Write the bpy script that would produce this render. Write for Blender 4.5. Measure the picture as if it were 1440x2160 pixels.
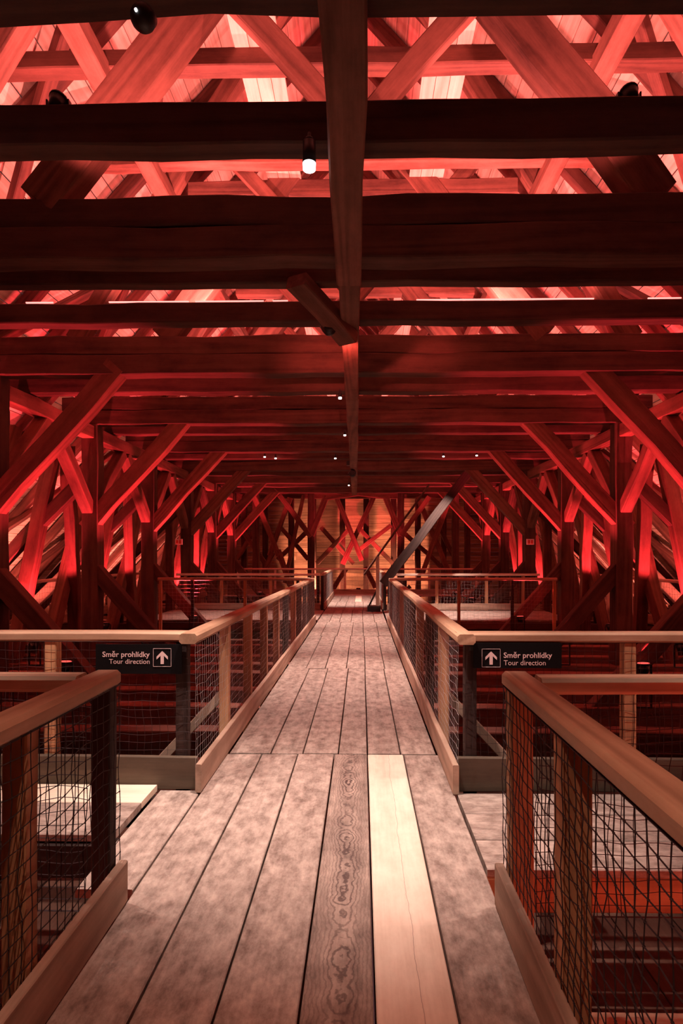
import bpy, bmesh, math, random
from mathutils import Vector, Matrix, noise
random.seed(7)
for o in list(bpy.data.objects): bpy.data.objects.remove(o)
C = bpy.context.scene
COL = C.collection
R = math.radians

# ------------------------------------------------------------------ camera, world, exposure
YAW = R(1.0); EYE = 1.64; F = 1300.0
cd = bpy.data.cameras.new('camera'); cam = bpy.data.objects.new('camera', cd); COL.objects.link(cam)
cam.location = (0, 0, EYE); cam.rotation_euler = (R(90), 0, YAW)
cd.sensor_width = 36; cd.lens = 36*F/2160; cd.shift_y = 92/2160; cd.shift_x = -19.3/2160
cd.clip_start = .05; cd.clip_end = 200
C.camera = cam
w = bpy.data.worlds.new('world'); C.world = w; w.use_nodes = True
w.node_tree.nodes['Background'].inputs[0].default_value = (.9, .34, .34, 1)
w.node_tree.nodes['Background'].inputs[1].default_value = .026
vs = C.view_settings
vs.view_transform = 'Standard'; vs.look = 'None'; vs.gamma = 1; vs.exposure = 1.5
vs.use_curve_mapping = False

def P(px, py, y):
    """point on the plane world-Y = y seen at photo pixel px, py (used for measuring)"""
    u = (px-739.3)/F; wz = (1172-py)/F
    v = Vector((-math.sin(YAW)+u*math.cos(YAW), math.cos(YAW)+u*math.sin(YAW), wz))
    v *= y/v.y
    return Vector((v.x, y, EYE+v.z))

# ------------------------------------------------------------------ lights that flood the timber red
RED = (1.0, .055, .075); ROSE = (1.0, .22, .17); WARM = (1.0, .56, .36); WHITE = (1.0, .78, .69)
def spot(name, loc, tgt, energy, col, angle=100, blend=.35, size=.08, parent=None):
    l = bpy.data.lights.new(name, 'SPOT'); l.energy = energy; l.color = col
    l.spot_size = R(angle); l.spot_blend = blend; l.shadow_soft_size = size
    o = bpy.data.objects.new(name, l); COL.objects.link(o)
    d = Vector(tgt)-Vector(loc)
    o.matrix_world = Matrix.Translation(loc) @ d.to_track_quat('-Z', 'Y').to_matrix().to_4x4()
    if parent:
        o.matrix_basis = Matrix.Translation(-parent.location) @ o.matrix_world; o.parent = parent
    return o

# ------------------------------------------------------------------ materials
def mat(name): 
    m = bpy.data.materials.new(name); m.use_nodes = True
    nt = m.node_tree; return m, nt, nt.nodes['Principled BSDF']
def N(nt, typ, **kw):
    n = nt.nodes.new(typ)
    for k, v in kw.items(): setattr(n, k, v)
    return n
def ramp(nt, stops):
    r = N(nt, 'ShaderNodeValToRGB'); e = r.color_ramp.elements
    e[0].position, e[0].color = stops[0][0], (*stops[0][1], 1)
    e[1].position, e[1].color = stops[-1][0], (*stops[-1][1], 1)
    for p, c in stops[1:-1]:
        x = e.new(p); x.color = (*c, 1)
    return r
def wood(name, dark, light, rough=.75, rings=14, ringamt=.35, stain=.5, var=.35, stretch=.09, bump=.25, scale=3.0, stainscale=1.6, spread=.18):
    """grain runs along each piece's local X"""
    m, nt, b = mat(name); L = nt.links
    tc = N(nt, 'ShaderNodeTexCoord'); oi = N(nt, 'ShaderNodeObjectInfo')
    off = N(nt, 'ShaderNodeVectorMath', operation='MULTIPLY_ADD')
    L.new(oi.outputs['Random'], off.inputs[0]); off.inputs[1].default_value = (37, 91, 53)
    L.new(tc.outputs['Object'], off.inputs[2])
    mp = N(nt, 'ShaderNodeMapping'); mp.inputs['Scale'].default_value = (stretch, 1, 1)
    L.new(off.outputs[0], mp.inputs[0])
    n1 = N(nt, 'ShaderNodeTexNoise'); n1.inputs['Scale'].default_value = scale; n1.inputs['Detail'].default_value = 1.5; n1.inputs['Roughness'].default_value = .4
    L.new(mp.outputs[0], n1.inputs['Vector'])
    mu = N(nt, 'ShaderNodeMath', operation='MULTIPLY'); mu.inputs[1].default_value = rings*6.28; L.new(n1.outputs['Fac'], mu.inputs[0])
    si = N(nt, 'ShaderNodeMath', operation='SINE'); L.new(mu.outputs[0], si.inputs[0])
    rr = N(nt, 'ShaderNodeMapRange'); L.new(si.outputs[0], rr.inputs[0]); rr.inputs[1].default_value = -1; rr.inputs[2].default_value = .6
    n2 = N(nt, 'ShaderNodeTexNoise'); n2.inputs['Scale'].default_value = 60; n2.inputs['Detail'].default_value = 4
    mp2 = N(nt, 'ShaderNodeMapping'); mp2.inputs['Scale'].default_value = (.06, 1, 1); L.new(off.outputs[0], mp2.inputs[0]); L.new(mp2.outputs[0], n2.inputs['Vector'])
    n3 = N(nt, 'ShaderNodeTexNoise'); n3.inputs['Scale'].default_value = stainscale; n3.inputs['Detail'].default_value = 8; n3.inputs['Roughness'].default_value = .72
    mp3 = N(nt, 'ShaderNodeMapping'); mp3.inputs['Scale'].default_value = (.6, 1, 1); L.new(off.outputs[0], mp3.inputs[0]); L.new(mp3.outputs[0], n3.inputs['Vector'])
    # combine: value = fine*.5 + rings*ringamt + stain
    a = N(nt, 'ShaderNodeMath', operation='MULTIPLY'); L.new(rr.outputs[0], a.inputs[0]); a.inputs[1].default_value = ringamt
    s = N(nt, 'ShaderNodeMapRange'); L.new(n3.outputs['Fac'], s.inputs[0]); s.inputs[1].default_value = .5-spread; s.inputs[2].default_value = .5+spread; s.inputs[3].default_value = 0; s.inputs[4].default_value = stain
    c = N(nt, 'ShaderNodeMath', operation='ADD'); L.new(a.outputs[0], c.inputs[0]); L.new(s.outputs[0], c.inputs[1])
    f = N(nt, 'ShaderNodeMath', operation='MULTIPLY_ADD'); L.new(n2.outputs['Fac'], f.inputs[0]); f.inputs[1].default_value = .45; L.new(c.outputs[0], f.inputs[2])
    g = N(nt, 'ShaderNodeMath', operation='DIVIDE'); L.new(f.outputs[0], g.inputs[0]); g.inputs[1].default_value = ringamt+stain+.35
    cr = ramp(nt, [(.12, dark), (.9, light)]); L.new(g.outputs[0], cr.inputs[0])
    vr = N(nt, 'ShaderNodeMapRange'); L.new(oi.outputs['Random'], vr.inputs[0]); vr.inputs[3].default_value = 1-var; vr.inputs[4].default_value = 1+var*.5
    mx = N(nt, 'ShaderNodeVectorMath', operation='SCALE'); L.new(cr.outputs[0], mx.inputs[0]); L.new(vr.outputs[0], mx.inputs['Scale'])
    L.new(mx.outputs[0], b.inputs['Base Color'])
    bp = N(nt, 'ShaderNodeBump'); bp.inputs['Strength'].default_value = bump; bp.inputs['Distance'].default_value = .01
    L.new(g.outputs[0], bp.inputs['Height']); L.new(bp.outputs[0], b.inputs['Normal'])
    b.inputs['Roughness'].default_value = rough
    b.inputs['Specular IOR Level'].default_value = .25
    return m
M = {}
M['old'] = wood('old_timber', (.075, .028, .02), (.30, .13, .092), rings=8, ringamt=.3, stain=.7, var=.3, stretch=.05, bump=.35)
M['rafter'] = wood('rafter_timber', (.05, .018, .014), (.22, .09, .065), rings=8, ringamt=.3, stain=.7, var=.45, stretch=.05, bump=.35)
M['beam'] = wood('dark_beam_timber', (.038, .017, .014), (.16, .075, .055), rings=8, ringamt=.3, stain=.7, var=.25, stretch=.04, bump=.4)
M['board'] = wood('pale_roof_board', (.52, .36, .26), (.88, .72, .58), rings=9, ringamt=.25, stain=.3, var=.16, stretch=.05, bump=.1)
M['wallboard'] = wood('gable_board', (.22, .12, .065), (.62, .40, .25), rings=9, ringamt=.35, stain=.4, var=.45, stretch=.05, bump=.15)
M['deck'] = wood('weathered_deck_plank', (.15, .098, .08), (.50, .385, .325), rings=6, ringamt=.1, stain=1.0, var=.12, stretch=.07, bump=.25, stainscale=12, spread=.16)
M['knotty'] = wood('knotty_deck_plank', (.075, .045, .038), (.45, .33, .27), rings=17, ringamt=.9, stain=.5, var=.05, stretch=.18, bump=.3, scale=3.2, stainscale=6)
def knot_wood():
    m = wood('knotty_deck_plank', (.10, .065, .055), (.46, .34, .28), rings=6, ringamt=.1, stain=.5, var=.03, stretch=.07, bump=.2, stainscale=9)
    nt = m.node_tree; b = nt.nodes['Principled BSDF']; L = nt.links
    base = b.inputs['Base Color'].links[0].from_socket
    tc = N(nt, 'ShaderNodeTexCoord'); sx = N(nt, 'ShaderNodeSeparateXYZ'); L.new(tc.outputs['Object'], sx.inputs[0])
    def mth(op, a, b_=None, c=None):
        n = N(nt, 'ShaderNodeMath', operation=op)
        for i, v in enumerate((a, b_, c)):
            if v is None: continue
            if isinstance(v, (int, float)): n.inputs[i].default_value = v
            else: L.new(v, n.inputs[i])
        return n.outputs[0]
    wob = N(nt, 'ShaderNodeTexNoise', noise_dimensions='1D'); L.new(sx.outputs['X'], wob.inputs['W']); wob.inputs['Scale'].default_value = 1.3
    yc = mth('ADD', sx.outputs['Y'], mth('MULTIPLY', mth('SUBTRACT', wob.outputs['Fac'], .5), .07))
    n1 = N(nt, 'ShaderNodeTexNoise', noise_dimensions='1D'); L.new(sx.outputs['X'], n1.inputs['W']); n1.inputs['Scale'].default_value = 2.3; n1.inputs['Detail'].default_value = 2.5
    ns = N(nt, 'ShaderNodeTexNoise'); L.new(tc.outputs['Object'], ns.inputs['Vector']); ns.inputs['Scale'].default_value = 22; ns.inputs['Detail'].default_value = 3
    r_ = mth('SQRT', mth('ADD', mth('MULTIPLY', mth('MULTIPLY', yc, yc), 3600), mth('MULTIPLY', mth('POWER', n1.outputs['Fac'], 2), 60)))
    v = mth('ADD', r_, mth('MULTIPLY', ns.outputs['Fac'], 1.5))
    si = mth('SINE', mth('MULTIPLY', v, 6.28*1.25))
    fall = N(nt, 'ShaderNodeMapRange'); L.new(r_, fall.inputs[0]); fall.inputs[1].default_value = 2.2; fall.inputs[2].default_value = 6.5; fall.inputs[3].default_value = 1; fall.inputs[4].default_value = .25
    lm = N(nt, 'ShaderNodeMapRange'); L.new(si, lm.inputs[0]); lm.inputs[1].default_value = .1; lm.inputs[2].default_value = .9
    fac = mth('MULTIPLY', lm.outputs[0], mth('MULTIPLY', fall.outputs[0], .95))
    mixn = N(nt, 'ShaderNodeMix', data_type='RGBA'); L.new(fac, mixn.inputs['Factor']); L.new(base, mixn.inputs['A']); mixn.inputs['B'].default_value = (.045, .022, .022, 1)
    L.new(mixn.outputs['Result'], b.inputs['Base Color'])
    return m
M['knotty'] = knot_wood()
M['pale'] = wood('new_pale_plank', (.66, .47, .35), (.90, .73, .58), rings=5, ringamt=.15, stain=.25, var=.03, stretch=.03, bump=.06)
def cracked(m):
    nt = m.node_tree; b = nt.nodes['Principled BSDF']; L = nt.links
    base = b.inputs['Base Color'].links[0].from_socket
    tc = N(nt, 'ShaderNodeTexCoord'); sx = N(nt, 'ShaderNodeSeparateXYZ'); L.new(tc.outputs['Object'], sx.inputs[0])
    n1 = N(nt, 'ShaderNodeTexNoise', noise_dimensions='1D'); L.new(sx.outputs['X'], n1.inputs['W']); n1.inputs['Scale'].default_value = 2.2; n1.inputs['Detail'].default_value = 6
    a = N(nt, 'ShaderNodeMath', operation='MULTIPLY_ADD'); L.new(n1.outputs['Fac'], a.inputs[0]); a.inputs[1].default_value = .05; a.inputs[2].default_value = -.004
    d = N(nt, 'ShaderNodeMath', operation='ADD'); L.new(sx.outputs['Y'], d.inputs[0]); L.new(a.outputs[0], d.inputs[1])
    e = N(nt, 'ShaderNodeMath', operation='ABSOLUTE'); L.new(d.outputs[0], e.inputs[0])
    f = N(nt, 'ShaderNodeMapRange'); L.new(e.outputs[0], f.inputs[0]); f.inputs[1].default_value = .0006; f.inputs[2].default_value = .002; f.inputs[3].default_value = .6; f.inputs[4].default_value = 0
    mx = N(nt, 'ShaderNodeMix', data_type='RGBA'); L.new(f.outputs[0], mx.inputs['Factor']); L.new(base, mx.inputs['A']); mx.inputs['B'].default_value = (.2, .1, .07, 1)
    L.new(mx.outputs['Result'], b.inputs['Base Color']); return m
M['newplank'] = cracked(wood('new_cream_plank', (.60, .43, .33), (.86, .70, .57), rings=5, ringamt=.2, stain=.5, var=.03, stretch=.03, bump=.06, stainscale=4))
M['rail'] = wood('handrail_wood', (.24, .115, .065), (.60, .36, .23), rings=11, ringamt=.4, stain=.5, var=.15, stretch=.06, bump=.15, rough=.6)
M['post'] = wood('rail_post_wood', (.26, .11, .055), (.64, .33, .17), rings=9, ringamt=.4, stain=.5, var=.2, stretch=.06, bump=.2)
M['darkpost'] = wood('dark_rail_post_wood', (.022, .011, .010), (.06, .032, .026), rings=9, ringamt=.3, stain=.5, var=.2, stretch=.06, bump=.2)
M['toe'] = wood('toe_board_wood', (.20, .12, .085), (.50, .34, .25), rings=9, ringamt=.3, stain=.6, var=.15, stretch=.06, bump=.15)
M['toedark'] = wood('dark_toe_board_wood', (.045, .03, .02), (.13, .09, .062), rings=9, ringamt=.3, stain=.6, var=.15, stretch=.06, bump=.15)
def plain(name, col, rough=.6, metal=0, emit=None, strength=0):
    m, nt, b = mat(name)
    n = N(nt, 'ShaderNodeTexNoise'); n.inputs['Scale'].default_value = 25; n.inputs['Detail'].default_value = 4
    r = ramp(nt, [(.3, tuple(c*.8 for c in col)), (.7, tuple(min(1, c*1.15) for c in col))])
    nt.links.new(n.outputs['Fac'], r.inputs[0]); nt.links.new(r.outputs[0], b.inputs['Base Color'])
    b.inputs['Roughness'].default_value = rough; b.inputs['Metallic'].default_value = metal
    if emit: b.inputs['Emission Color'].default_value = (*emit, 1); b.inputs['Emission Strength'].default_value = strength
    return m
M['black'] = plain('black_metal', (.012, .011, .012), .45)
M['grey'] = plain('grey_metal', (.35, .34, .36), .4, .7)
M['net'] = plain('dark_net_cord', (.028, .010, .011), .85)
M['wire'] = plain('pale_wire', (.55, .45, .42), .5)
M['lens'] = plain('lit_lens', (.9, .9, .9), .3, 0, (1, .93, .96), 3)
M['smalllens'] = plain('lit_small_lens', (.9, .9, .9), .3, 0, (1, .70, .62), 3)
M['redlens'] = plain('red_lens', (.9, .2, .15), .3, 0, (1, .12, .10), .35)
M['strip'] = plain('glowing_strip', (.9, .5, .45), .4, 0, (1, .22, .19), 1.0)
M['signboard'] = plain('sign_black', (.006, .004, .0045), .8)
M['signboard'].node_tree.nodes['Principled BSDF'].inputs['Specular IOR Level'].default_value = .08
M['ink'] = plain('sign_lettering', (.72, .50, .48), .6)
M['exitred'] = plain('sign_red', (.6, .05, .04), .5)
M['exitwhite'] = plain('sign_white', (.8, .75, .7), .5)
M['pit'] = wood('pit_floor_board', (.05, .025, .018), (.19, .10, .07), rings=5, ringamt=.2, stain=.8, var=.2, stretch=.1)
M['litfloor'] = wood('low_floor_board', (.30, .16, .10), (.62, .40, .28), rings=5, ringamt=.2, stain=.6, var=.2, stretch=.1)
M['grid'] = plain('grey_mesh_wire', (.30, .26, .25), .5)

# ------------------------------------------------------------------ builders
def put(name, me, m, parent=None, mw=None):
    o = bpy.data.objects.new(name, me); COL.objects.link(o)
    if m and not me.materials: me.materials.append(m)
    mw = mw or Matrix()
    if parent:
        w0 = Vector(parent.get('_w', (0, 0, 0)))
        o.parent = parent; o.matrix_basis = Matrix.Translation(-w0) @ mw
    else: o.matrix_basis = mw
    return o
def thing(name, label, cat, loc=(0, 0, 0), group=None, kind=None):
    o = bpy.data.objects.new(name, None); COL.objects.link(o); o.location = loc; o['_w'] = tuple(loc)
    o.empty_display_size = .2
    tag(o, label, cat, group, kind); return o
def tag(o, label=None, cat=None, group=None, kind=None):
    if label: o['label'] = label
    if cat: o['category'] = cat
    if group: o['group'] = group
    if kind: o['kind'] = kind
    return o
def beam_mesh(L, w, h, ch=.012, jit=.0, seg=1, seed=0):
    rnd = random.Random(seed)
    vs, fs = [], []
    a, b = w/2, h/2; c = min(ch, a*.45, b*.45)
    prof = [(-a+c, -b), (a-c, -b), (a, -b+c), (a, b-c), (a-c, b), (-a+c, b), (-a, b-c), (-a, -b+c)]
    ph = rnd.uniform(0, 99)
    for i in range(seg+1):
        x = -L/2+L*i/seg
        dy = jit*noise.noise((x*.9+ph, 0, 0))*2; dz = jit*noise.noise((x*.9+ph, 7, 0))*2
        sc = 1+ (jit/max(w, .01))*noise.noise((x*1.7+ph, 3, 2))*1.4
        for (y, z) in prof: vs.append((x, y*sc+dy+rnd.uniform(-1, 1)*jit*.12, z*sc+dz+rnd.uniform(-1, 1)*jit*.12))
    for i in range(seg):
        for k in range(8):
            p, q = i*8+k, i*8+(k+1) % 8
            fs.append((p, q, q+8, p+8))
    fs.append(tuple(range(7, -1, -1))); fs.append(tuple(range(seg*8, seg*8+8)))
    me = bpy.data.meshes.new('beam'); me.from_pydata(vs, [], fs); me.update()
    return me
def frame(p0, p1, up=None):
    p0, p1 = Vector(p0), Vector(p1); x = (p1-p0).normalized()
    up = Vector(up) if up else (Vector((0, 0, 1)) if abs(x.z) < .95 else Vector((0, 1, 0)))
    z = (up-x*up.dot(x)).normalized(); y = z.cross(x)
    m = Matrix((x, y, z)).transposed().to_4x4(); m.translation = (p0+p1)/2
    return m, (p1-p0).length
_n = [0]
def beam(name, p0, p1, w, h, m, parent=None, up=None, jit=.012, seg=None, ch=.012, label=None):
    """a timber from p0 to p1; w across, h along the up side"""
    mw, L = frame(p0, p1, up); _n[0] += 1
    if seg is None: seg = max(2, min(14, int(L/.7)))
    me = beam_mesh(L, w, h, ch, jit, seg, _n[0])
    o = put(name, me, M[m] if isinstance(m, str) else m, parent, mw)
    if label: o['label'] = label
    return o
_cache = {}
def piece(name, p0, p1, w, h, m, parent, up=None):
    """a plain board; alike boards share their mesh"""
    mw, L = frame(p0, p1, up); k = (round(L, 2), round(w, 3), round(h, 3), m)
    if k not in _cache: _cache[k] = beam_mesh(L, w, h, .004, 0, 1)
    return put(name, _cache[k], M[m], parent, mw)
def cyl_bm(bm, p0, p1, r0, r1, n=16, caps=True):
    mw, L = frame(p0, p1)
    x, y, z = (mw.col[i].to_3d() for i in range(3))
    a, b = [], []
    for i in range(n):
        t = 2*math.pi*i/n; d = y*math.cos(t)+z*math.sin(t)
        a.append(bm.verts.new(Vector(p0)+d*r0)); b.append(bm.verts.new(Vector(p1)+d*r1))
    for i in range(n): bm.faces.new((a[i], a[(i+1) % n], b[(i+1) % n], b[i]))
    if caps: bm.faces.new(a[::-1]); bm.faces.new(b)
def from_bm(name, bm, m, parent=None, smooth=False):
    bmesh.ops.recalc_face_normals(bm, faces=bm.faces)
    me = bpy.data.meshes.new(name); bm.to_mesh(me); bm.free()
    if smooth:
        for p in me.polygons: p.use_smooth = len(p.vertices) == 4
    return put(name, me, M[m], parent)
def cyl(name, p0, p1, r0, r1, m, parent, n=16, smooth=True):
    bm = bmesh.new(); cyl_bm(bm, p0, p1, r0, r1, n); return from_bm(name, bm, m, parent, smooth)
def tube(name, pts, r, m, parent, n=5, kind=None):
    bm = bmesh.new()
    for a, b in zip(pts[:-1], pts[1:]): cyl_bm(bm, a, b, r, r, n)
    o = from_bm(name, bm, m, parent, True)
    if kind: o['kind'] = kind
    return o
def net(parent, a, b, z0, z1, m='net', cell=.055, r=.0013, sag=.012, name='net', knots=True, zs0=None):
    """knotted cord net hung between points a and b (plan) from z0 up to z1, slack and uneven"""
    a, b = Vector((a[0], a[1], 0)), Vector((b[0], b[1], 0)); L = (b-a).length; d = (b-a)/L; nrm = Vector((d.y, -d.x, 0))
    nu = max(2, int(L/cell)); nv = max(2, int((z1-z0)/cell)); s = random.uniform(0, 50)
    def pt(i, j):
        u, v = i/nu, j/nv
        n1 = noise.noise((i*.35+s, j*.22, 1)); n2 = noise.noise((i*.3, j*.4+s, 5)); n3 = noise.noise((i*.5+s, j*.5, 9))
        e = math.sin(math.pi*min(1, max(0, v)))**.5
        return a+d*(u*L+n1*cell*.45*e)+nrm*(sag*n3*e)+Vector((0, 0, z0+(z1-z0)*v+n2*cell*.4*e-.012*math.sin(math.pi*u*L/.8)**2*e))
    G = [[pt(i, j) for j in range(nv+1)] for i in range(nu+1)]
    vs, fs = [], []
    def seg(p, q, rad):
        mx = (q-p); 
        if mx.length < 1e-5: return
        x = mx.normalized(); up = Vector((0, 0, 1)) if abs(x.z) < .8 else nrm
        z = (up-x*up.dot(x)).normalized(); y = z.cross(x); k = len(vs)
        for c in (p, q):
            for t in (0, 2.094, 4.189): vs.append(c+(y*math.cos(t)+z*math.sin(t))*rad)
        for t in range(3): fs.append((k+t, k+(t+1) % 3, k+3+(t+1) % 3, k+3+t))
    for i in range(nu+1):
        for j in range(nv): seg(G[i][j], G[i][j+1], r)
    for j in range(nv+1):
        for i in range(nu): seg(G[i][j], G[i+1][j], r*(2 if j in (0, nv) else 1))
    if knots:
        for i in range(nu+1):
            for j in range(nv+1):
                p = G[i][j]; k = len(vs); q = r*2.1
                for dx in ((1, 0, 0), (-1, 0, 0), (0, 1, 0), (0, -1, 0), (0, 0, 1), (0, 0, -1)): vs.append(p+Vector(dx)*q)
                for t in ((0, 2, 4), (2, 1, 4), (1, 3, 4), (3, 0, 4), (2, 0, 5), (1, 2, 5), (3, 1, 5), (0, 3, 5)): fs.append(tuple(k+v for v in t))
    me = bpy.data.meshes.new(name); me.from_pydata([tuple(v) for v in vs], [], fs); me.update()
    o = put(name, me, M[m], parent); o['kind'] = 'stuff'
    return o

# ================================================================== the large structure
XC = -.13; TOP = 4.24; GROUND = -1.25
TR = [5.35, 8.75, 12.1, 15.4, 18.8, 22.1, 25.4]                      # main trusses
TAN = 1.11; EAVE = 10.3; EZ = 0.0
def roof_z(x): return EZ+TAN*(EAVE-abs(x-XC))
RZ = roof_z(XC)
# ground level under the walkways
fl = thing('floor', 'dark board floor of the attic below the walkways', 'floor', (XC, 12, GROUND), kind='structure')
del fl['category']
k = 0
x = -10.0
while x < 10:
    mm = 'pit'
    for (y0, y1) in ((-2, 10), (10, 20.5), (20.5, 31)):
        piece('floor_board', (x+.24, y0+.005, GROUND-.03), (x+.24, y1-.005, GROUND-.03), .47, .04, mm, fl)
    x += .48
# roof slopes with their boards and rafters
for side, nm in ((-1, 'ceiling'), (1, 'ceiling.001')):
    rf = thing(nm, 'pale boarded %s roof slope glowing red between the rafters' % ('left' if side < 0 else 'right'), 'roof', (XC+side*4.5, 12, 5), kind='structure')
    del rf['category']
    S = math.hypot(EAVE, RZ); nb = 58; nx, nz = side*RZ/S, EAVE/S       # outward normal
    dn = Vector((nx, 0, nz))
    for i in range(nb):
        t = (i+.5)/nb; px = XC+side*EAVE*(1-t); pz = EZ+RZ*t
        c = Vector((px, 0, pz))+dn*.03
        for (y0, y1) in ((-3, 7.5+(i % 2)*1.2), (7.5+(i % 2)*1.2, 18.5+(i % 3)), (18.5+(i % 3), 31)):
            piece('roof_board', c+Vector((0, y0+.004, 0)), c+Vector((0, y1-.004, 0)), .252, .03, 'board', rf, up=dn)
    y = .6
    while y < 30:
        lo = Vector((XC+side*(EAVE+.2), y, EZ-.25))-dn*.12; hi = Vector((XC+side*.1, y, RZ-.1))-dn*.12
        beam('rafter', lo, hi, .17, .19, 'rafter', rf, up=dn, jit=.015)
        y += 1.12
# eave beams closing the sides down to the ground
for side, nm in ((-1, 'wall_left'), (1, 'wall_right')):
    wl = thing(nm, 'low board wall under the %s eave' % ('left' if side < 0 else 'right'), 'wall', (XC+side*10.4, 12, GROUND), kind='structure'); del wl['category']
    for j in range(6):
        z = GROUND+.12+j*.24
        for (y0, y1) in ((-3, 9), (9, 20), (20, 31)):
            piece('wall_board', (XC+side*10.42, y0+.005, z), (XC+side*10.42, y1-.005, z), .04, .235, 'wallboard', wl)
# gable wall at the far end
GY = 30.6
ga = thing('wall_end', 'boarded gable wall at the far end, lit warm near the floor', 'wall', (XC, GY, GROUND), kind='structure'); del ga['category']
z = GROUND+.1; i = 0
while z < RZ-.2:
    hw = EAVE if z < EZ else (RZ-z)/TAN
    for (x0, x1) in ((-hw, -hw*.35), (-hw*.35, hw*.3), (hw*.3, hw)):
        piece('wall_board', (XC+x0+.003, GY, z), (XC+x1-.003, GY, z), .035, .198, 'wallboard', ga)
    z += .205; i += 1
# wall behind the camera
gb = thing('wall_back', 'boarded gable wall behind the viewer', 'wall', (XC, -3, GROUND), kind='structure'); del gb['category']
z = GROUND+.15
while z < RZ-.3:
    hw = EAVE if z < EZ else (RZ-z)/TAN
    piece('wall_board', (XC-hw, -3.05, z), (XC+hw, -3.05, z), .035, .29, 'wallboard', gb)
    z += .3

# ---- main trusses
ORD = ['nearest', 'second', 'third', 'fourth', 'fifth', 'sixth', 'seventh']
TL = ['nearest main roof truss, its tie beam dark and thick across the upper photo',
      'second main roof truss, deep red stacked tie beam, long braces cut by both photo edges',
      'third main roof truss, red braces landing on dark pillars near both photo edges',
      'fourth main roof truss, narrower red braces inside the third truss',
      'fifth main roof truss, blackish unlit braces and tie beam',
      'sixth main roof truss, far red braces beyond the black-braced truss',
      'seventh main roof truss, farthest red braces just before the cross-braced end frame']
def truss(i, y):
    t = thing('roof_truss', TL[i], 'roof truss', (XC, y, GROUND), group='main roof trusses')
    X = lambda v: XC+v
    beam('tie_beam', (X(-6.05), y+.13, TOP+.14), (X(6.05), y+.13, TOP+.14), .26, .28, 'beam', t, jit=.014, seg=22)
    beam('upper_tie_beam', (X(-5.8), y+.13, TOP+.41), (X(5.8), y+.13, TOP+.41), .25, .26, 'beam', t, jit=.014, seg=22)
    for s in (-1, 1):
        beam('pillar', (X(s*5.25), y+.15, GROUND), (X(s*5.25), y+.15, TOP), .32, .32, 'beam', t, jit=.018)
        # knee brace up to the tie, lower face 5.1,2.12 -> 3.2,4.24
        a = Vector((X(s*5.36), y+.13, 2.18)); b = Vector((X(s*3.38), y+.13, TOP+.12))
        beam('knee_brace', a, b, .23, .30, 'old', t, up=(-s*0-0, 0, 1), jit=.014)
        a = Vector((X(s*5.3), y+.13, 1.50)); b = Vector((X(s*3.0), y+.13, GROUND+.12))
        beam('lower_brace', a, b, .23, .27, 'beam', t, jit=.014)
        # braces along the building from the pillar up to the plate
        for q in (-1, 1):
            beam('long_brace', (X(s*5.28), y+.13+q*.1, 2.55), (X(s*5.28), y+.13+q*1.55, TOP-.30), .22, .22, 'old', t, jit=.014)
        # outer raking post standing under the roof and the strut above the tie
        beam('raking_post', (X(s*7.0), y+.13, GROUND), (X(s*5.95), y+.13, TOP), .26, .24, 'old', t, jit=.018)
        beam('outer_strut', (X(s*8.9), y+.16, -.3), (X(s*5.5), y+.16, 3.1), .2, .24, 'beam', t)
        beam('strut', (X(s*2.72), y+.13, TOP+.53), (X(s*.72), y+.13, 7.35), .24, .36, 'old', t, jit=.016)
        beam('principal_rafter', (X(s*4.0), y+.13, TOP+.50), (X(s*.35), y+.13, RZ-.75), .22, .24, 'old', t, jit=.016)
        beam('centre_strut', (X(s*.02), y+.03+.12*s, 5.35), (X(s*1.75), y+.03+.12*s, 7.3), .12, .2, 'old', t)
    beam('collar_beam', (X(-2.35), y+.14, 6.9), (X(2.35), y+.14, 6.9), .22, .22, 'old', t, jit=.016)
    return t
for i, y in enumerate(TR): truss(i, y)
# longitudinal plates on the pillars
for s, nm in ((-1, 'left'), (1, 'right')):
    t = thing('wall_plate', 'long red-lit timber plate joining the tops of the %s pillars' % nm, 'beam', (XC+s*5.25, 2, TOP-.16))
    for y0, y1 in ((2.2, 12.1), (12.1, 18.8), (18.8, 28.3)):
        beam('plate_length', (XC+s*5.28, y0+.01, TOP-.15), (XC+s*5.28, y1-.01, TOP-.15), .24, .25, 'old', t)
    t = thing('purlin', 'round-edged purlin high under the %s roof slope' % nm, 'beam', (XC+s*2.75, 2, 6.6))
    for y0, y1 in ((1, 12.1), (12.1, 20), (20, 29)):
        beam('purlin_length', (XC+s*2.66, y0+.01, 6.78), (XC+s*2.66, y1-.01, 6.78), .22, .22, 'old', t)
# X braces between the trusses in the side aisles
for i, y in enumerate(TR[:-1]):
    y1 = TR[i+1]
    for s in (-1, 1):
        t = thing('cross_brace', 'pair of crossed red-lit timbers in the %s aisle between the %s and %s trusses' % ('left' if s < 0 else 'right', ORD[i], ORD[i+1]), 'cross brace',
                  (XC+s*6.3, (y+y1)/2, GROUND), group='crossed timbers in the %s aisle' % ('left' if s < 0 else 'right'))
        beam('brace', (XC+s*6.28, y+1.75, GROUND), (XC+s*5.9, y+.45, TOP-.35), .24, .2, 'old', t, jit=.025)
        beam('brace', (XC+s*6.55, y+.40, GROUND), (XC+s*6.0, y+2.0, TOP-.35), .26, .2, 'old', t, jit=.025)
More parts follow.
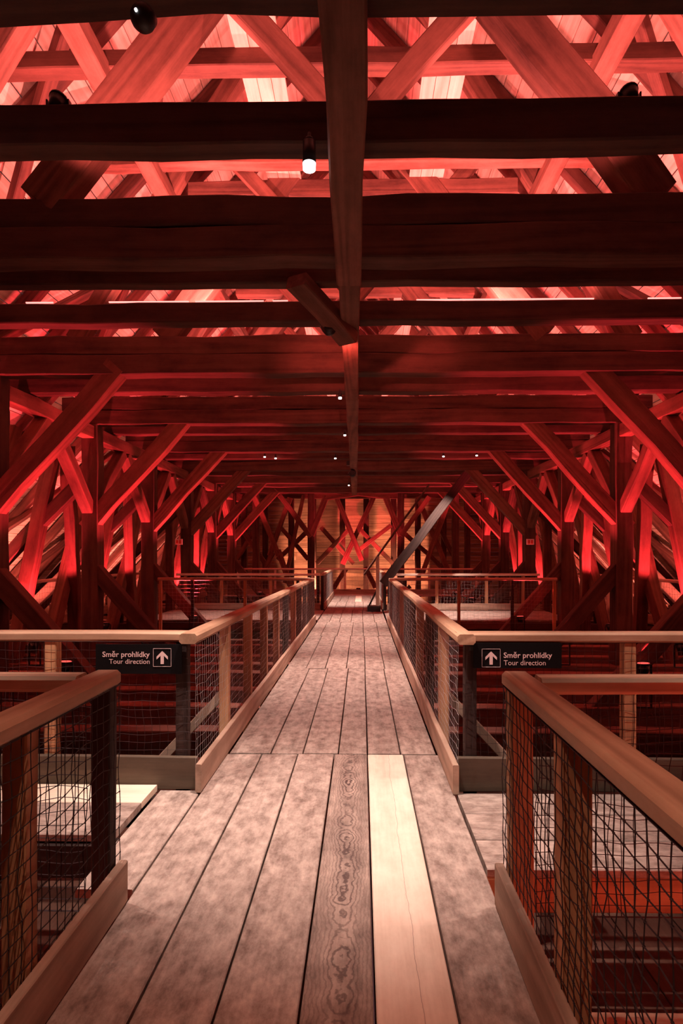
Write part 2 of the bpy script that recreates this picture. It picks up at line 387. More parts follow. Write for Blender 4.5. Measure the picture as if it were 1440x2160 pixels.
# extra collars and the wind braces lying under the rafters
for y, lab in ((6.5, 'long red collar beam high above the gap between the second ceiling beam and nearest truss'), (8.12, 'red collar beam seen in the second gap, just before the second truss'), (10.6, 'red collar beam high between the second and third trusses')):
    o = beam('collar_beam', (XC-3.75, y+.1, 6.93), (XC+3.75, y+.1, 6.93), .2, .19, 'old', jit=.012, seg=12); tag(o, lab, 'beam')
for s in (-1, 1):
    S = math.hypot(EAVE, RZ); dn = Vector((s*RZ/S, 0, EAVE/S))
    def on(t, y): return Vector((XC+s*EAVE*(1-t), y, EZ+RZ*t))-dn*.28
    t = bpy.data.objects['ceiling' if s < 0 else 'ceiling.001']
    t['_w'] = tuple(t.location)
    for k in range(7):
        y0 = 2.6+k*3.35
        beam('wind_brace', on(.44, y0), on(.72, y0+2.6), .17, .11, 'rafter', t, up=dn)
        beam('wind_brace', on(.44, y0+3.0), on(.72, y0+.4), .17, .11, 'rafter', t, up=dn)
        beam('wind_brace', on(.12, y0+.3), on(.40, y0+2.9), .17, .11, 'rafter', t, up=dn)
# plain ceiling beams between the trusses: y, height, depth, label
CB = [(2.72, .28, .27, 'dark ceiling beam across the very top edge of the photo'),
      (3.87, .27, .18, 'dark ceiling beam with a lit lamp hanging at its centre, second from the top of the photo'),
      (5.86, .17, .14, 'slim ceiling beam tucked close behind the nearest main truss'),
      (6.82, .22, .20, 'ceiling beam with glowing red strips along its top edge'),
      (9.76, .25, .24, 'ceiling beam just beyond the second main truss'),
      (13.1, .25, .22, 'ceiling beam just beyond the third main truss'),
      (16.5, .25, .22, 'ceiling beam just beyond the fourth main truss'),
      (19.9, .25, .22, 'ceiling beam just beyond the fifth main truss'),
      (23.2, .25, .22, 'ceiling beam just beyond the sixth main truss')]
for y, h, d, lab in CB:
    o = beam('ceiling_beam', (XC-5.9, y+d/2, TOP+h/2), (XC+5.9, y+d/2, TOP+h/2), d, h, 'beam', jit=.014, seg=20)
    tag(o, lab, 'beam')
# centre beam under the ties
t = thing('centre_beam', 'long timber running down the middle under the ceiling beams towards the far end', 'beam', (-.1, 2, TOP-.1))
def cx(y): return -.085-(y-2.9)*.0088
for (y0, y1, w_, lab) in ((1.0, 5.42, .215, None), (5.43, 9.4, .19, None), (9.41, 17, .2, None), (17.01, 24.2, .2, None)):
    dz = -.005 if y0 < 2 else 0
    beam('beam_length', (cx(y0), y0, TOP-.115+dz), (cx(y1), y1, TOP-.115+dz), w_, .21, 'old', t, jit=.01)
o = beam('joint_cleat', (cx(5.9)-.50, 5.75, TOP-.03), (cx(6.7)-.02, 6.55, TOP-.30), .22, .13, 'old', t, jit=.02)
# high plank catwalks seen between the beams
for s, nm, x0 in ((-1, 'left', -1.10), (1, 'right', .92)):
    t = thing('high_plank_way', 'three pale planks laid side by side high over the %s half of the aisle' % nm, 'plank way', (x0, 5, 7.02))
    for k in (-1, 0, 1):
        for y0, y1 in ((1.5, 9), (9, 17), (17, 26)):
            piece('plank', (x0+k*.162, y0+.01, 7.035), (x0+k*.162, y1-.01, 7.035), .157, .035, 'board', t)
# end frame of crossed timbers in front of the gable
ef = thing('braced_partition', 'dark cross-braced timber frame in front of the far gable wall', 'timber frame', (XC, 28.6, GROUND))
def eb(a, b, w_, y, m='old', nm='brace'):
    beam(nm, P(a[0], a[1], y), P(b[0], b[1], y), .2, w_, m, ef, jit=.02)
for x_ in (614, 661, 722, 772, 830, 881, 560, 935, 515, 985):
    p = P(x_, 1172, 28.9); beam('post', (p.x, 28.9, GROUND), (p.x, 28.9, 6.6), .26, .26, 'beam', ef)
p0, p1 = P(470, 1046, 28.5), P(1040, 1046, 28.5)
beam('rail_beam', p0, p1, .25, .25, 'old', ef)
eb((677, 1112), (745, 1190), .2, 28.6); eb((740, 1112), (668, 1188), .2, 28.5)
eb((757, 1115), (832, 1193), .2, 28.6); eb((824, 1108), (757, 1160), .2, 28.5)
eb((590, 1110), (650, 1180), .2, 28.6); eb((655, 1115), (585, 1180), .2, 28.5)
eb((545, 1105), (500, 1180), .2, 28.6); eb((505, 1110), (560, 1190), .2, 28.5)
eb((845, 1118), (930, 1195), .2, 28.6); eb((905, 1108), (850, 1185), .2, 28.5)
eb((730, 1200), (700, 1246), .22, 28.3); eb((770, 1196), (792, 1240), .22, 28.3); eb((925, 1110), (965, 1190), .2, 28.6)
rf_ = thing('end_roof_truss', 'farthest truss with bright red crossed braces in front of the dark end frame', 'roof truss', (XC, 27.6, GROUND))
def rb(a, b, w_=.22, y=27.4, m='old'): beam('brace', P(a[0], a[1], y), P(b[0], b[1], y), .16, w_, m, rf_, jit=.02)
rb((708, 1046), (764, 1182)); rb((789, 1046), (722, 1190), y=27.6)
rb((688, 1046), (656, 1130), .26); rb((812, 1046), (845, 1130), .26)
rb((535, 1044), (588, 1172)); rb((612, 1050), (568, 1172), y=27.6); rb((590, 1044), (655, 1132), y=27.3)
rb((640, 1044), (600, 1230), y=27.8); rb((905, 1048), (845, 1130), y=27.3); rb((945, 1060), (890, 1210), y=27.5); rb((880, 1048), (950, 1215), y=27.7)
rb((586, 1160), (612, 1235), .24); rb((575, 1165), (545, 1235), .24, 27.6)
for x_ in (656, 845, 540, 960):
    p = P(x_, 1172, 27.9); beam('pillar', (p.x, 27.9, GROUND), (p.x, 27.9, TOP+.2), .3, .3, 'beam', rf_)
beam('tie_beam', (XC-7.5, 27.9, TOP+.35), (XC+7.5, 27.9, TOP+.35), .26, .3, 'beam', rf_)
beam('arched_rail', P(686, 1052, 27.4), P(757, 1042, 27.4), .2, .16, 'old', rf_); beam('arched_rail', P(757, 1042, 27.4), P(822, 1050, 27.4), .2, .16, 'old', rf_)
# lone raking timbers on the right
o = beam('raking_timber', P(808, 1232, 17.2), P(985, 1000, 17.2), .2, .24, 'darkpost', jit=.015); tag(o, 'thick grey-brown timber leaning up to the right beside the far stand', 'timber')
o = beam('slim_pole', P(768, 1212, 20.5), P(905, 1022, 20.5), .07, .07, 'beam', jit=.006, ch=.02); tag(o, 'thin dark pole leaning up to the right across the end wall', 'pole')

# ---- joists over the pit on both sides of the walkway
jo = thing('floor.001', 'low dark floor beams seen through the nets under the walkway', 'floor', (XC, 8, -.6), kind='structure'); del jo['category']
y = 5.3
for k, y in enumerate((.2, 5.4, 6.35, 7.4, 8.85, 9.9, 11.0, 12.2, 13.2, 14.3, 15.6, 17, 18.9, 20.4, 22.2, 23.8, 25.5, 27)):
    h = .34 if k % 3 else .42
    beam('joist', (XC-10.2, y, -.50-h/2+(.06 if k % 3 == 0 else 0)), (XC+10.2, y, -.50-h/2+(.06 if k % 3 == 0 else 0)), .27, h, 'old', jo, jit=.02, seg=18)
# long bearers under the walkway
for x_ in (-.9, .45):
    beam('bearer', (x_, -1, -.22), (x_, 29, -.22), .18, .30, 'beam', jo, jit=.01)

# ================================================================== walkways
LX, RX = -1.105, .625          # inner faces of the toe boards
def plank_run(t, edges, y0, y1, mats=None, z=0.0, th=.045, gap=.010):
    for k in range(len(edges)-1):
        a, b = edges[k], edges[k+1]; mm = (mats or {}).get(k, 'deck')
        e0 = random.uniform(-.006, .006); dz = random.uniform(-.007, -.001)
        _n[0] += 1
        o = beam('plank', (a/2+b/2, y0+.004+e0, z-th/2+dz), (a/2+b/2, y1-.004+e0, z-th/2+dz), (b-a)-gap, th, mm, t, jit=.0015, seg=10, ch=.005)
        if mm == 'newplank': o['label'] = 'new pale cream plank'
        if mm == 'knotty': o['label'] = 'plank with dark knots and bold grain'
bw = thing('boardwalk', 'long plank walkway down the middle with one new cream plank', 'walkway', (-.24, 5, 0))
E1 = [-1.12, -.825, -.527, -.224, .049, .347, .648]
plank_run(bw, E1, -1.0, 5.10, {3: 'knotty', 4: 'newplank'})
plank_run(bw, [-1.102, -.757, -.488, -.192, .051, .326, .621], 5.11, 8.96, {})
plank_run(bw, [-1.102, -.81, -.53, -.22, .055, .34, .621], 8.97, 12.6, {})
plank_run(bw, [-1.102, -.84, -.50, -.20, .04, .36, .621], 12.61, 15.2, {})
plank_run(bw, [-1.102, -.80, -.55, -.26, .03, .33, .621], 15.21, 18.6, {})
plank_run(bw, [-1.102, -.84, -.52, -.22, .06, .34, .621], 18.61, 22.0, {})
plank_run(bw, [-1.102, -.78, -.50, -.24, .02, .36, .621], 22.01, 25.2, {3: 'pale'})

# cross walkways off to each side
def cross_planks(t, x0, x1, ys, z=0.0, mats=None, skew=0):
    for k in range(len(ys)-1):
        y0, y1 = ys[k], ys[k+1]; mm = (mats or {}).get(k, 'deck')
        o = beam('plank', (x0, (y0+y1)/2, z-.0225), (x1, (y0+y1)/2, z-.0225), (y1-y0)-.01, .045, mm, t, jit=.002, seg=8, ch=.005)
        if mm == 'pale': o['label'] = 'bright new plank'
cl = thing('cross_walkway', 'plank side walkway branching left between the two near railings', 'walkway', (-3, 3.9, 0))
beam('plank', (-1.27, 3.02, -.03), (-1.27, 4.3, -.03), .285, .045, 'deck', cl, jit=.002, ch=.005)
cross_planks(cl, -6.6, -1.43, [3.52, 3.98, 4.30], .035, {1: 'pale'})
beam('edge_joist', (-6.6, 3.56, -.12), (-1.42, 3.56, -.12), .09, .20, 'darkpost', cl, jit=.004)
beam('edge_joist', (-6.6, 4.22, -.12), (-1.42, 4.22, -.12), .09, .20, 'darkpost', cl, jit=.004)
cr_ = thing('cross_walkway', 'plank side walkway branching right behind the near right railing', 'walkway', (3, 3.8, 0))
cross_planks(cr_, .66, 6.6, [3.24, 3.58, 3.94, 4.28], -.003)
beam('edge_joist', (.66, 3.27, -.14), (6.6, 3.27, -.14), .05, .19, 'post', cr_, jit=.003)
beam('edge_joist', (.66, 4.2, -.14), (6.6, 4.2, -.14), .05, .19, 'post', cr_, jit=.003)
for s, nm in ((-1, 'left'), (1, 'right')):
    t = thing('cross_walkway', 'far plank side walkway branching %s, halfway down the attic' % nm, 'walkway', (s*4, 16.8, 0))
    x0, x1 = (-5.7, -1.13) if s < 0 else (.66, 5.45)
    cross_planks(t, x0, x1, [15.75, 16.15, 16.55, 16.95, 17.35, 17.75, 18.15, 18.5], -.003, {})
    beam('edge_joist', (x0, 15.78, -.15), (x1, 15.78, -.15), .05, .2, 'beam', t); beam('edge_joist', (x0, 18.4, -.15), (x1, 18.4, -.15), .05, .2, 'beam', t)
    t = thing('aisle_walkway', 'plank walkway along the %s outer aisle under the roof slope' % nm, 'walkway', (XC+s*7.7, 12, 0))
    for k in range(3):
        for y0, y1 in ((6, 10.8), (10.8, 15.7), (15.7, 20.5), (20.5, 25)):
            piece('plank', (XC+s*7.4+s*k*.3, y0+.01, -.03), (XC+s*7.4+s*k*.3, y1-.01, -.03), .29, .045, 'deck', t)
    for y_ in (6.5, 9, 11.5, 14, 16.5, 19, 21.5, 24): beam('joist', (XC+s*7.2, y_, -.14), (XC+s*8.15, y_, -.14), .12, .17, 'beam', t)
    for y_ in (6.5, 9, 11.5, 14, 16.5, 19, 21.5, 24):
        for q in (7.3, 8.05): beam('post', (XC+s*q, y_, GROUND), (XC+s*q, y_, -.22), .1, .1, 'beam', t)

for s, nm, x0, x1 in ((1, 'right', .95, 6.2), (-1, 'left', -6.4, -1.66)):
    t = thing('low_platform', 'red-lit board platform lower than the walkway, behind the near %s railing' % nm, 'platform', ((x0+x1)/2, 2.2, -.3))
    for k in range(5): piece('board', (x0, 1.45+k*.265, -.32), (x1, 1.45+k*.265, -.32), .26, .04, 'litfloor', t)
    for x_ in (x0+.1, x1-.3): beam('support', (x_, 1.35, -.42), (x_, 2.62, -.42), .12, .15, 'old', t)

# ================================================================== railings
RT = 1.10                                              # top of the handrails
def railing(label, a, b, posts, side, postmats=None, netm='net', cell=.055, r=.0013, toe='toe', knots=True, rail_ext=(0, 0), stays=(), netoff=.0, group=None, toe_h=.2, pw=.085, toe_on=True, rtop=RT, railm='rail', zfloor=0.0, pmat='post'):
    """a -> b plan points on the inner face; side = unit offset pointing to the outside"""
    a = Vector((a[0], a[1], 0)); b = Vector((b[0], b[1], 0)); d = (b-a).normalized(); n = Vector((side[0], side[1], 0))
    t = thing('railing', label, 'railing', (a+b)/2, group=group)
    L = (b-a).length; U = Vector((0, 0, 1))
    o = beam('handrail', a+n*.095-d*rail_ext[0]+U*(rtop-.036), b+n*.095+d*rail_ext[1]+U*(rtop-.036), .125, .072, railm, t, jit=.003, seg=max(4, int(L/.5)), ch=.018)
    if toe_on:
        beam('toe_board', a+n*.022+U*(zfloor+toe_h/2), b+n*.022+U*(zfloor+toe_h/2), .042, toe_h, toe, t, jit=.003, seg=max(4, int(L/.6)), ch=.005)
    for k, s in enumerate(posts):
        pm = (postmats or {}).get(k, pmat); c = a+d*s+n*(.047+pw/2)
        beam('post', c+U*(zfloor-.28), c+U*(rtop-.072), pw, pw, pm, t, jit=.003, ch=.006, seg=4)
    for s in stays:
        c = a+d*s
        beam('stay', c+n*.12+U*.42, c+n*.72-U*.22, .06, .08, 'toe', t, jit=.003, ch=.006)
    c0, c1 = a+n*(.040-netoff), b+n*(.040-netoff)
    net(t, c0, c1, zfloor+(toe_h if toe_on else .02)-.02, rtop-.07, netm, cell, r, knots=knots)
    return t
# near railings, in front of the side walkways
railing('near left railing with orange handrail beside the walkway, closest to the viewer', (LX, -.6), (LX, 2.90), [2.74, 3.44, 1.3], (-1, 0), {1: 'darkpost'}, 'net', cell=.06, r=.0023, toe='toe')
railing('near left cross railing behind the orange corner, netted above the dark opening', (LX-.17, 2.88), (-6.4, 2.88), [1.9, 3.6], (0, -1), {}, 'net', cell=.055, toe_on=False, r=.0021, zfloor=0.0, netoff=-.02)
railing('near right railing with orange netted posts and thick handrail running out of the photo', (RX, -.6), (RX, 2.90), [3.43, 2.72, 1.5], (1, 0), {}, 'net', cell=.06, r=.0023, toe='toe', pw=.10)
railing('near right cross railing with red handrail in front of the right side walkway', (RX+.17, 2.88), (6.2, 2.88), [2.6, 4.0], (0, -1), {}, 'net', cell=.055, toe_on=False, r=.0021, netoff=-.02)
# railings beyond the side walkway
sp = [.06+k*1.08 for k in range(11)]
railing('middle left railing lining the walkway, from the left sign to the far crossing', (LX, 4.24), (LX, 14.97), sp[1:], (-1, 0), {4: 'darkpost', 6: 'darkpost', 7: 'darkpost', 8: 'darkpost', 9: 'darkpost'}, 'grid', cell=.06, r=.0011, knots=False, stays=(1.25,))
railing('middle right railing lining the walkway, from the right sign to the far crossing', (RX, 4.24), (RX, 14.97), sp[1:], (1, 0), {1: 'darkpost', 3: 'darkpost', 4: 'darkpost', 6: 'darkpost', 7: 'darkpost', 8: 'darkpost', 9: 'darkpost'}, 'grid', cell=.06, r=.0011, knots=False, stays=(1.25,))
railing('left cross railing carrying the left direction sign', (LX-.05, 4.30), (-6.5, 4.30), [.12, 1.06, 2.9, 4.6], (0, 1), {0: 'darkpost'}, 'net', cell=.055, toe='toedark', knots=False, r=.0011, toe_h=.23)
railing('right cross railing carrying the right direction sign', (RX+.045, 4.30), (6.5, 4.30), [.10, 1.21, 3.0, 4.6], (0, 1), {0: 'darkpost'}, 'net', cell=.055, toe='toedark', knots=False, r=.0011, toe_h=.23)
# far crossing and beyond
for s, nm, x0, x1 in ((-1, 'left', LX-.15, -5.0), (1, 'right', RX+.15, 4.75)):
    railing('thin %s cross railing with reddish posts in front of the far crossing' % nm, (x0, 15.0), (x1, 15.0), [.3, 1.6, 2.9, abs(x1-x0)-.06], (0, 1), {0: 'darkpost', 2: 'darkpost'}, 'grid', cell=.09, r=.0016, knots=False, toe='toe', toe_on=False, pw=.07)
    railing('%s cross railing at the back of the far crossing' % nm, (x0, 18.6), (s*5.5+XC, 18.6), [.06, 1.5, 3.0, 4.1], (0, 1), {0: 'darkpost'}, 'grid', cell=.09, r=.0018, knots=False, toe='toe', railm='pale', pmat='post')
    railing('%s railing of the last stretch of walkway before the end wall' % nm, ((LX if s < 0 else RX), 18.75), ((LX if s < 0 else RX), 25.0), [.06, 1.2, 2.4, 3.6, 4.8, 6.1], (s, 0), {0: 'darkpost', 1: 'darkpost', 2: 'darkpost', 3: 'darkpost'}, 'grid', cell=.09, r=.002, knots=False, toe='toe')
for s, nm in ((-1, 'left'), (1, 'right')):
    railing('pale railing along the %s outer aisle walkway, seen between the pillars' % nm, (XC+s*7.2, 7), (XC+s*7.2, 25), [k*1.5+.1 for k in range(12)], (-s, 0), {}, 'grid', cell=.12, r=.002, knots=False, toe='toe', railm='pale', pmat='pale', pw=.07)
railing('pale railing crossing in front of the far end wall', (-5.7, 26.33), (5.5, 26.33), [.4, 2.0, 3.6, 5.0, 6.6, 8.6, 10.6], (0, 1), {}, 'grid', cell=.12, r=.0025, knots=False, toe='toe', railm='pale', pmat='pale')
t = thing('end_platform', 'plank platform under the railing at the far end', 'platform', (0, 25.8, 0))
cross_planks(t, -5.7, 5.5, [25.25, 25.6, 25.95, 26.3], 0)
for x_ in (-5.2, -3.5, -1, .5, 3, 4.6): beam('post', (x_, 25.8, GROUND), (x_, 25.8, -.05), .14, .14, 'beam', t)

# ================================================================== signs
def text_mesh(s, size, bold=0, align='LEFT'):
    cu = bpy.data.curves.new('lettering', 'FONT'); cu.body = s; cu.size = size; cu.extrude = .0008; cu.offset = bold; cu.align_x = align
    cu.resolution_u = 3
    o = bpy.data.objects.new('tmp', cu); COL.objects.link(o)
    bpy.context.view_layer.update()
    me = bpy.data.meshes.new_from_object(o.evaluated_get(bpy.context.evaluated_depsgraph_get()))
    bpy.data.objects.remove(o); return me
def box_bm(bm, x0, x1, y0, y1, z0, z1):
    v = [bm.verts.new((x, y, z)) for x in (x0, x1) for y in (y0, y1) for z in (z0, z1)]
    for f in ((0, 1, 3, 2), (4, 6, 7, 5), (0, 4, 5, 1), (2, 3, 7, 6), (0, 2, 6, 4), (1, 5, 7, 3)): bm.faces.new([v[i] for i in f])
def sign(label, xa, xb, za, zb, arrow_px, text_px, align):
    y = 4.335-.012
    t = thing('direction_sign', label, 'sign', ((xa+xb)/2, y, (za+zb)/2), group='tour direction signs')
    bm = bmesh.new(); box_bm(bm, xa, xb, y-.005, y+.006, za, zb)
    bmesh.ops.bevel(bm, geom=bm.edges[:], offset=.002, segments=1); from_bm('panel', bm, 'signboard', t)
    yf = y-.007
    c = P(arrow_px[0], arrow_px[1], yf); h = .064; q = .0022
    bm = bmesh.new()
    for (x0, x1, z0, z1) in ((-h, h, h-q, h), (-h, h, -h, -h+q), (-h, -h+q, -h, h), (h-q, h, -h, h)): box_bm(bm, c.x+x0, c.x+x1, yf-.001, yf+.001, c.z+z0, c.z+z1)
    from_bm('arrow_frame', bm, 'ink', t)
    pts = [(0, .046), (.040, .006), (.040, -.014), (.0115, .013), (.0115, -.046), (-.0115, -.046), (-.0115, .013), (-.040, -.014), (-.040, .006)]
    bm = bmesh.new(); f = bm.faces.new([bm.verts.new((c.x+a, yf+.001, c.z+b)) for a, b in pts])
    e = bmesh.ops.extrude_face_region(bm, geom=[f]); bmesh.ops.translate(bm, verts=[v for v in e['geom'] if isinstance(v, bmesh.types.BMVert)], vec=(0, -.002, 0))
    bmesh.ops.triangulate(bm, faces=bm.faces[:])
    from_bm('arrow', bm, 'ink', t)
    for s, py, bold, px0, px1 in (('Směr prohlídky', 0, .0011, *text_px[0]), ('Tour direction', 1, 0, *text_px[1])):
        yb = text_px[2+py]; a, b = P(px0, yb, yf), P(px1, yb, yf)
        me = text_mesh(s, .1, .0011 if bold else 0); xs = [v.co.x for v in me.vertices]; W = max(xs)-min(xs); k = (b.x-a.x)/W
        me.transform(Matrix.Translation((-min(xs), 0, 0))); me.transform(Matrix.Scale(k, 4))
        put('lettering', me, M['ink'], t, Matrix.Translation((a.x, yf, a.z)) @ Matrix.Rotation(R(90), 4, 'X'))
    return t
pa, pb = P(202, 1421, 4.32), P(383, 1359, 4.32)
sign('black direction sign with white arrow at its right end, on the left railing', pa.x, pb.x, pa.z, pb.z, (342, 1387), ((216, 315.5), (230, 315.5), 1385.5, 1400), 'R')
pa, pb = P(998, 1409, 4.32), P(1184, 1357, 4.32)
sign('black direction sign with white arrow at its left end, on the right railing', pa.x, pb.x, pa.z, pb.z, (1035.5, 1388), ((1062, 1164), (1062, 1150.5), 1387.5, 1403), 'L')
def exit_sign(label, px, py, y):
    c = P(px, py, y); t = thing('exit_sign', label, 'sign', c)
    bm = bmesh.new(); box_bm(bm, c.x-.09, c.x+.09, y-.02, y+.01, c.z-.07, c.z+.07); bmesh.ops.bevel(bm, geom=bm.edges[:], offset=.006, segments=1); from_bm('panel', bm, 'exitwhite', t)
    bm = bmesh.new(); box_bm(bm, c.x-.06, c.x-.012, y-.024, y-.02, c.z-.045, c.z+.045); box_bm(bm, c.x+.012, c.x+.06, y-.024, y-.02, c.z-.045, c.z+.045); from_bm('mark', bm, 'exitred', t)
exit_sign('small white and red sign on a left timber', 377, 1143, 15.3)
exit_sign('small white and red sign on a right timber', 1118, 1143, 15.3)

# ================================================================== lamps
def lamp(label, c, tgt, energy, col, angle=70, r=.03, blend=.6, group=None, lens='lens', stem=None, size=.03):
    """downlight: stem, housing, glowing lens and its own light"""
    c = Vector(c); t = thing('spotlight', label, 'lamp', c, group=group); t['_w'] = tuple(c)
    top = stem if stem is not None else TOP
    cyl('stem', (c.x, c.y, c.z+.06), (c.x, c.y, top+.01), r*.28, r*.28, 'black', t, 8)
    bm = bmesh.new(); cyl_bm(bm, c+Vector((0, 0, .0)), c+Vector((0, 0, r*3.2)), r, r*.92, 18); cyl_bm(bm, c+Vector((0, 0, r*3.2)), c+Vector((0, 0, r*3.8)), r*.92, r*.5, 18)
    from_bm('housing', bm, 'black', t, True)
    cyl('lens', c+Vector((0, 0, -r*.9)), c+Vector((0, 0, .0)), r*.92, r*.97, lens, t, 18)
    if energy: spot('lamp_light', c-Vector((0, 0, r+.04)), tgt, energy, col, angle, blend, size, t)
    return t
a = P(652, 345, 3.80)
lamp('lit white spotlight hanging left of the centre beam, large in the upper photo', a, (-.15, 4.3, 0), 360, WHITE, 62, r=.042, blend=.9)
for px, py, y, e, tg, lab in ((717, 838, 9.65, 470, (-.3, 8.3, 0), 'small ceiling spotlight left of the centre beam below the second truss'),
                          (727, 917, 13.0, 400, (-.3, 12.0, 0), 'small ceiling spotlight left of the centre beam below the third truss'),
                          (707, 966, 15.85, 480, (-.3, 15.5, 0), 'tiny ceiling spotlight left of the hanging camera'),
                          (558, 963, 16.2, 220, (-3.4, 16.6, 0), 'left one of the two tiny lights below the fourth truss'),
                          (581, 966, 16.4, 0, (-2.6, 17.4, 0), 'right one of the two tiny lights below the fourth truss'),
                          (935, 962, 16.2, 600, (2.35, 17.5, 0), 'tiny ceiling light right of the centre beam, lighting the far crossing'),
                          (1005, 960, 16.0, 0, (3.3, 16.6, 0), 'tiny ceiling light beside the right brace of the fourth truss')):
    c = P(px, py, y); lamp(lab, c, tg, e, WHITE, 60, r=.028, lens='smalllens', blend=.9)
lamp('small ceiling light far out to the left near the second truss', P(20, 914, 11.0), (-6, 11, 0), 0, WHITE, r=.03, lens='smalllens')
# unseen lamps: over the side walkways, the last stretch and the viewer
lamp('ceiling spotlight above the left side walkway', (-2.3, 3.35, 4.05), (-2.2, 4.1, 0), 230, WHITE, 62, r=.035, blend=.8)
lamp('ceiling spotlight above the right side walkway', (2.0, 3.35, 4.05), (1.9, 4.0, 0), 130, WHITE, 66, r=.035, blend=.8)
lamp('added ceiling light over the last stretch of walkway', (-.42, 20.6, 4.0), (-.3, 22, 0), 520, WHITE, 75, r=.028, lens='smalllens', blend=.8)  # added to brighten the far deck
lamp('added warm light above the viewer, out of view', (-.6, .6, 4.1), (-.2, 1.3, 0), 75, (1, .60, .45), 70, r=.035, blend=.9)  # added overhead, out of view, to warm the near rails and deck
# dome with a glinting lens on the top beam
c = P(302, 38, 2.66)
t = thing('dome_camera', 'black dome with a small glinting light at the top left of the photo', 'camera', c)
bm = bmesh.new(); bmesh.ops.create_uvsphere(bm, u_segments=18, v_segments=10, radius=.055)
bmesh.ops.translate(bm, verts=bm.verts, vec=c); from_bm('dome', bm, 'black', t, True)
cyl('bracket', c+Vector((0, .0, .02)), c+Vector((0, .08, .06)), .03, .035, 'black', t)
cyl('light', c+Vector((-.012, -.058, -.012)), c+Vector((-.012, -.04, -.012)), .006, .006, 'lens', t, 10)
# round lamp head under the centre beam and the far camera
def hanger(label, c, r, nm, cat, top=TOP-.2):
    t = thing(nm, label, cat, c); c = Vector(c)
    cyl('stem', c, (c.x, c.y, top+.03), r*.25, r*.25, 'black', t, 8)
    bm = bmesh.new(); cyl_bm(bm, c+Vector((0, -r*.8, 0)), c+Vector((0, -r*.2, 0)), r*.55, r, 20); cyl_bm(bm, c+Vector((0, -r*.2, 0)), c+Vector((0, r*.9, 0)), r, r*.8, 20)
    from_bm('body', bm, 'black', t, True)
    cyl('bracket', c+Vector((-r*1.1, 0, 0)), c+Vector((r*1.1, 0, 0)), r*.15, r*.15, 'grey', t, 8)
c = P(694, 690, 6.35); hanger('round black lamp head hanging under the wooden cleat of the centre beam', c, .085, 'lamp_head', 'lamp'); spot('lamp_light', (c.x+.05, c.y+.22, c.z-.14), (cx(8), 7.6, TOP-.22), 90, (1, .13, .10), 70, .8, .03)
c = P(743, 998, 16.95); hanger('dark camera hanging from the centre beam near the far end', c, .11, 'hanging_camera', 'camera')
cyl_c = P(741, 978, 16.5); t = thing('small_projector', 'black box with a glint clamped to the centre beam just above the far camera', 'projector', cyl_c)
bm = bmesh.new(); box_bm(bm, cyl_c.x-.13, cyl_c.x+.12, 16.4, 16.6, cyl_c.z-.05, cyl_c.z+.06); bmesh.ops.bevel(bm, geom=bm.edges[:], offset=.02, segments=2); from_bm('housing', bm, 'black', t)
cyl('lens', (cyl_c.x+.05, 16.38, cyl_c.z), (cyl_c.x+.05, 16.41, cyl_c.z), .02, .02, 'smalllens', t, 10)
# emissive red strips laid along the top edge of the fourth ceiling beam
for x0, x1, lab in ((230, 398, 'first'), (412, 556, 'second'), (575, 607, 'third, shortest')):
    a, b = P(x0, 629, 6.84), P(x1, 629, 6.84); a.z = b.z = TOP+.232
    o = beam('glow_strip', a, b, .02, .014, 'strip', jit=0, seg=1, ch=.003); tag(o, '%s glowing strip left of the centre beam, counting from the left' % lab, 'light strip', 'glowing strips on the ceiling beam')
for x0, x1, lab in ((878, 1252, 'long glowing strip on the ceiling beam right of the centre beam'), (1366, 1436, 'short glowing strip on the ceiling beam at the right photo edge'), (55, 112, 'short glowing strip on the ceiling beam at the left photo edge')):
    a, b = P(x0, 622, 6.84), P(x1, 622, 6.84); a.z = b.z = TOP+.232
    o = beam('glow_strip', a, b, .02, .014, 'strip', jit=0, seg=1, ch=.003); tag(o, lab, 'light strip', 'glowing strips on the ceiling beam')

# floodlights: housing, yoke, red glass and the light
def flood(label, c, tgt, energy, col, angle, group, blend=.35, r=.09, z0=None):
    c = Vector(c); d = (Vector(tgt)-c).normalized(); t = thing('floodlight', label, 'floodlight', c, group=group)
    bm = bmesh.new(); cyl_bm(bm, c-d*r*1.3, c, r*.6, r, 16); cyl_bm(bm, c, c+d*r*.25, r*1.05, r*1.05, 16, True); from_bm('housing', bm, 'black', t, True)
    cyl('lens', c+d*r*.25, c+d*r*.32, r*.9, r*.85, 'redlens', t, 16)
    zb = c.z-.2 if z0 is None else z0
    bm = bmesh.new(); box_bm(bm, c.x-r*1.2, c.x+r*1.2, c.y-.02, c.y+.02, zb, zb+.02)
    box_bm(bm, c.x-r*1.25, c.x-r*1.1, c.y-.02, c.y+.02, zb, c.z); box_bm(bm, c.x+r*1.1, c.x+r*1.25, c.y-.02, c.y+.02, zb, c.z); from_bm('yoke', bm, 'black', t)
    spot('flood_light', c+d*(r*.32+.05), tgt, energy, col, angle, blend, .045, t)
FE = [(TR[1], 300), (TR[2], 340), (TR[3], 300), (TR[5], 340), (TR[6], 300)]
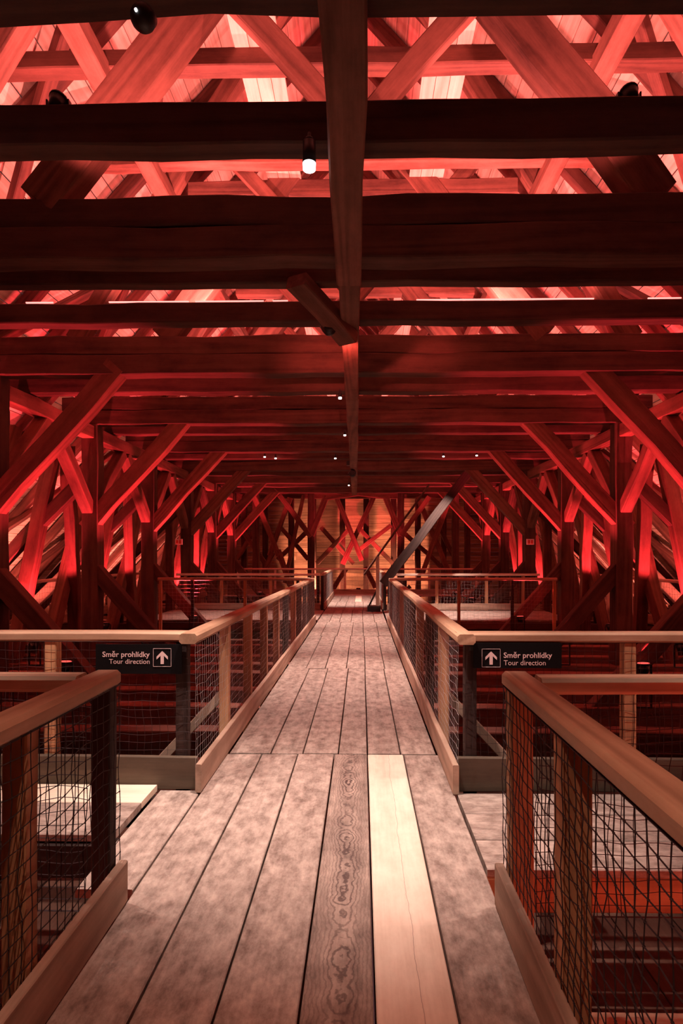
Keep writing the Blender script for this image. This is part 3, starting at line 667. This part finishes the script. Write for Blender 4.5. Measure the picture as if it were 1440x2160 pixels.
for k, (y, e) in enumerate(FE):
    for s in (-1, 1):
        nm = 'left' if s < 0 else 'right'
        flood('black floodlight throwing red light up the %s braces, %s from the viewer' % (nm, ORD[k]), (XC+s*4.05, y-.11, .12), (XC+s*3.9, y+.06, 4.2), e*1.9, RED, 68, 'red floodlights under the %s braces' % nm, z0=-.48)
        flood('floodlight turned up at the crossed timbers of the %s aisle, %s from the viewer' % (nm, ORD[k]), (XC+s*6.15, y-.35, -.05), (XC+s*6.35, y+.75, 3.0), 440, RED, 62, 'red floodlights under the %s crossed timbers' % nm, z0=-.48)
        flood('low floodlight washing the %s roof boards, %s from the viewer' % (nm, ORD[k]), (XC+s*7.75, y-1.0, .12), (XC+s*9.4, y-.6, 2.6), 220, ROSE, 140, 'low floodlights under the %s slope' % nm, z0=0)
for k, (y, fx, fz, e) in enumerate(((3.98, 1.84, 4.60, 130), (6.45, 1.9, 4.9, 190), (8.3, 1.9, 4.95, 190), (11, 1.9, 4.9, 150), (14.2, 1.9, 4.9, 150), (17.5, 1.9, 4.9, 150), (21, 1.9, 4.9, 150), (24.4, 1.9, 4.9, 150))):
    for s in (-1, 1):
        nm = 'left' if s < 0 else 'right'
        flood('upward red floodlight on top of the %s ceiling beams, %s from the viewer' % (nm, (ORD+['eighth'])[k]), (XC+s*fx, y, fz), (XC+s*(1.2 if k == 0 else 2.3), y+(1.5 if k == 0 else .3), 8), e, (1, .22, .205), (120 if k == 0 else 150), 'red floodlights above the %s ceiling beams' % nm, blend=.3, z0=(4.505 if k == 0 else fz-.13), r=(.06 if k == 0 else .09))
# end of the attic
for s in (-1, 1):
    flood('floodlight washing the foot of the end wall on the %s' % ('left' if s < 0 else 'right'), (XC+s*2.3, 28.2, .2), (XC+s*1.0, 30.6, 1.0), 260, (1, .36, .22), 130, 'floodlights at the end wall', z0=.0)
flood('red floodlight below the end frame', (XC, 26.7, .2), (XC, 27.9, 4.2), 420, RED, 90, 'floodlights at the end wall', z0=.0)
flood('floodlight low behind the near right railing', (2.2, 1.55, -.10), (2.2, 2.8, -.35), 22, (1, .13, .08), 150, 'floodlights on the low platforms', z0=-.30)
flood('floodlight low behind the near left railing', (-2.9, 1.55, -.10), (-2.9, 2.8, -.35), 14, (1, .13, .08), 150, 'floodlights on the low platforms', z0=-.30)

# ---- info stand at the end of the middle right railing
c = P(796, 1280, 18.2)
t = thing('stand', 'slim pale post on a black base beside the walkway at the far crossing', 'stand', (c.x, 18.2, 0))
beam('pole', (c.x, 18.2, .12), (c.x, 18.2, 1.62), .10, .06, 'toe', t, jit=.001, ch=.004)
bm = bmesh.new(); box_bm(bm, c.x-.30, c.x+.08, 18.0, 18.4, 0.0, .16); bmesh.ops.bevel(bm, geom=bm.edges[:], offset=.01, segments=1); from_bm('base', bm, 'black', t)
beam('strut', (c.x-.25, 18.2, .16), (c.x-.02, 18.2, .62), .05, .05, 'black', t, jit=0, ch=.004)

for o in bpy.data.objects:
    if '_w' in o: del o['_w']
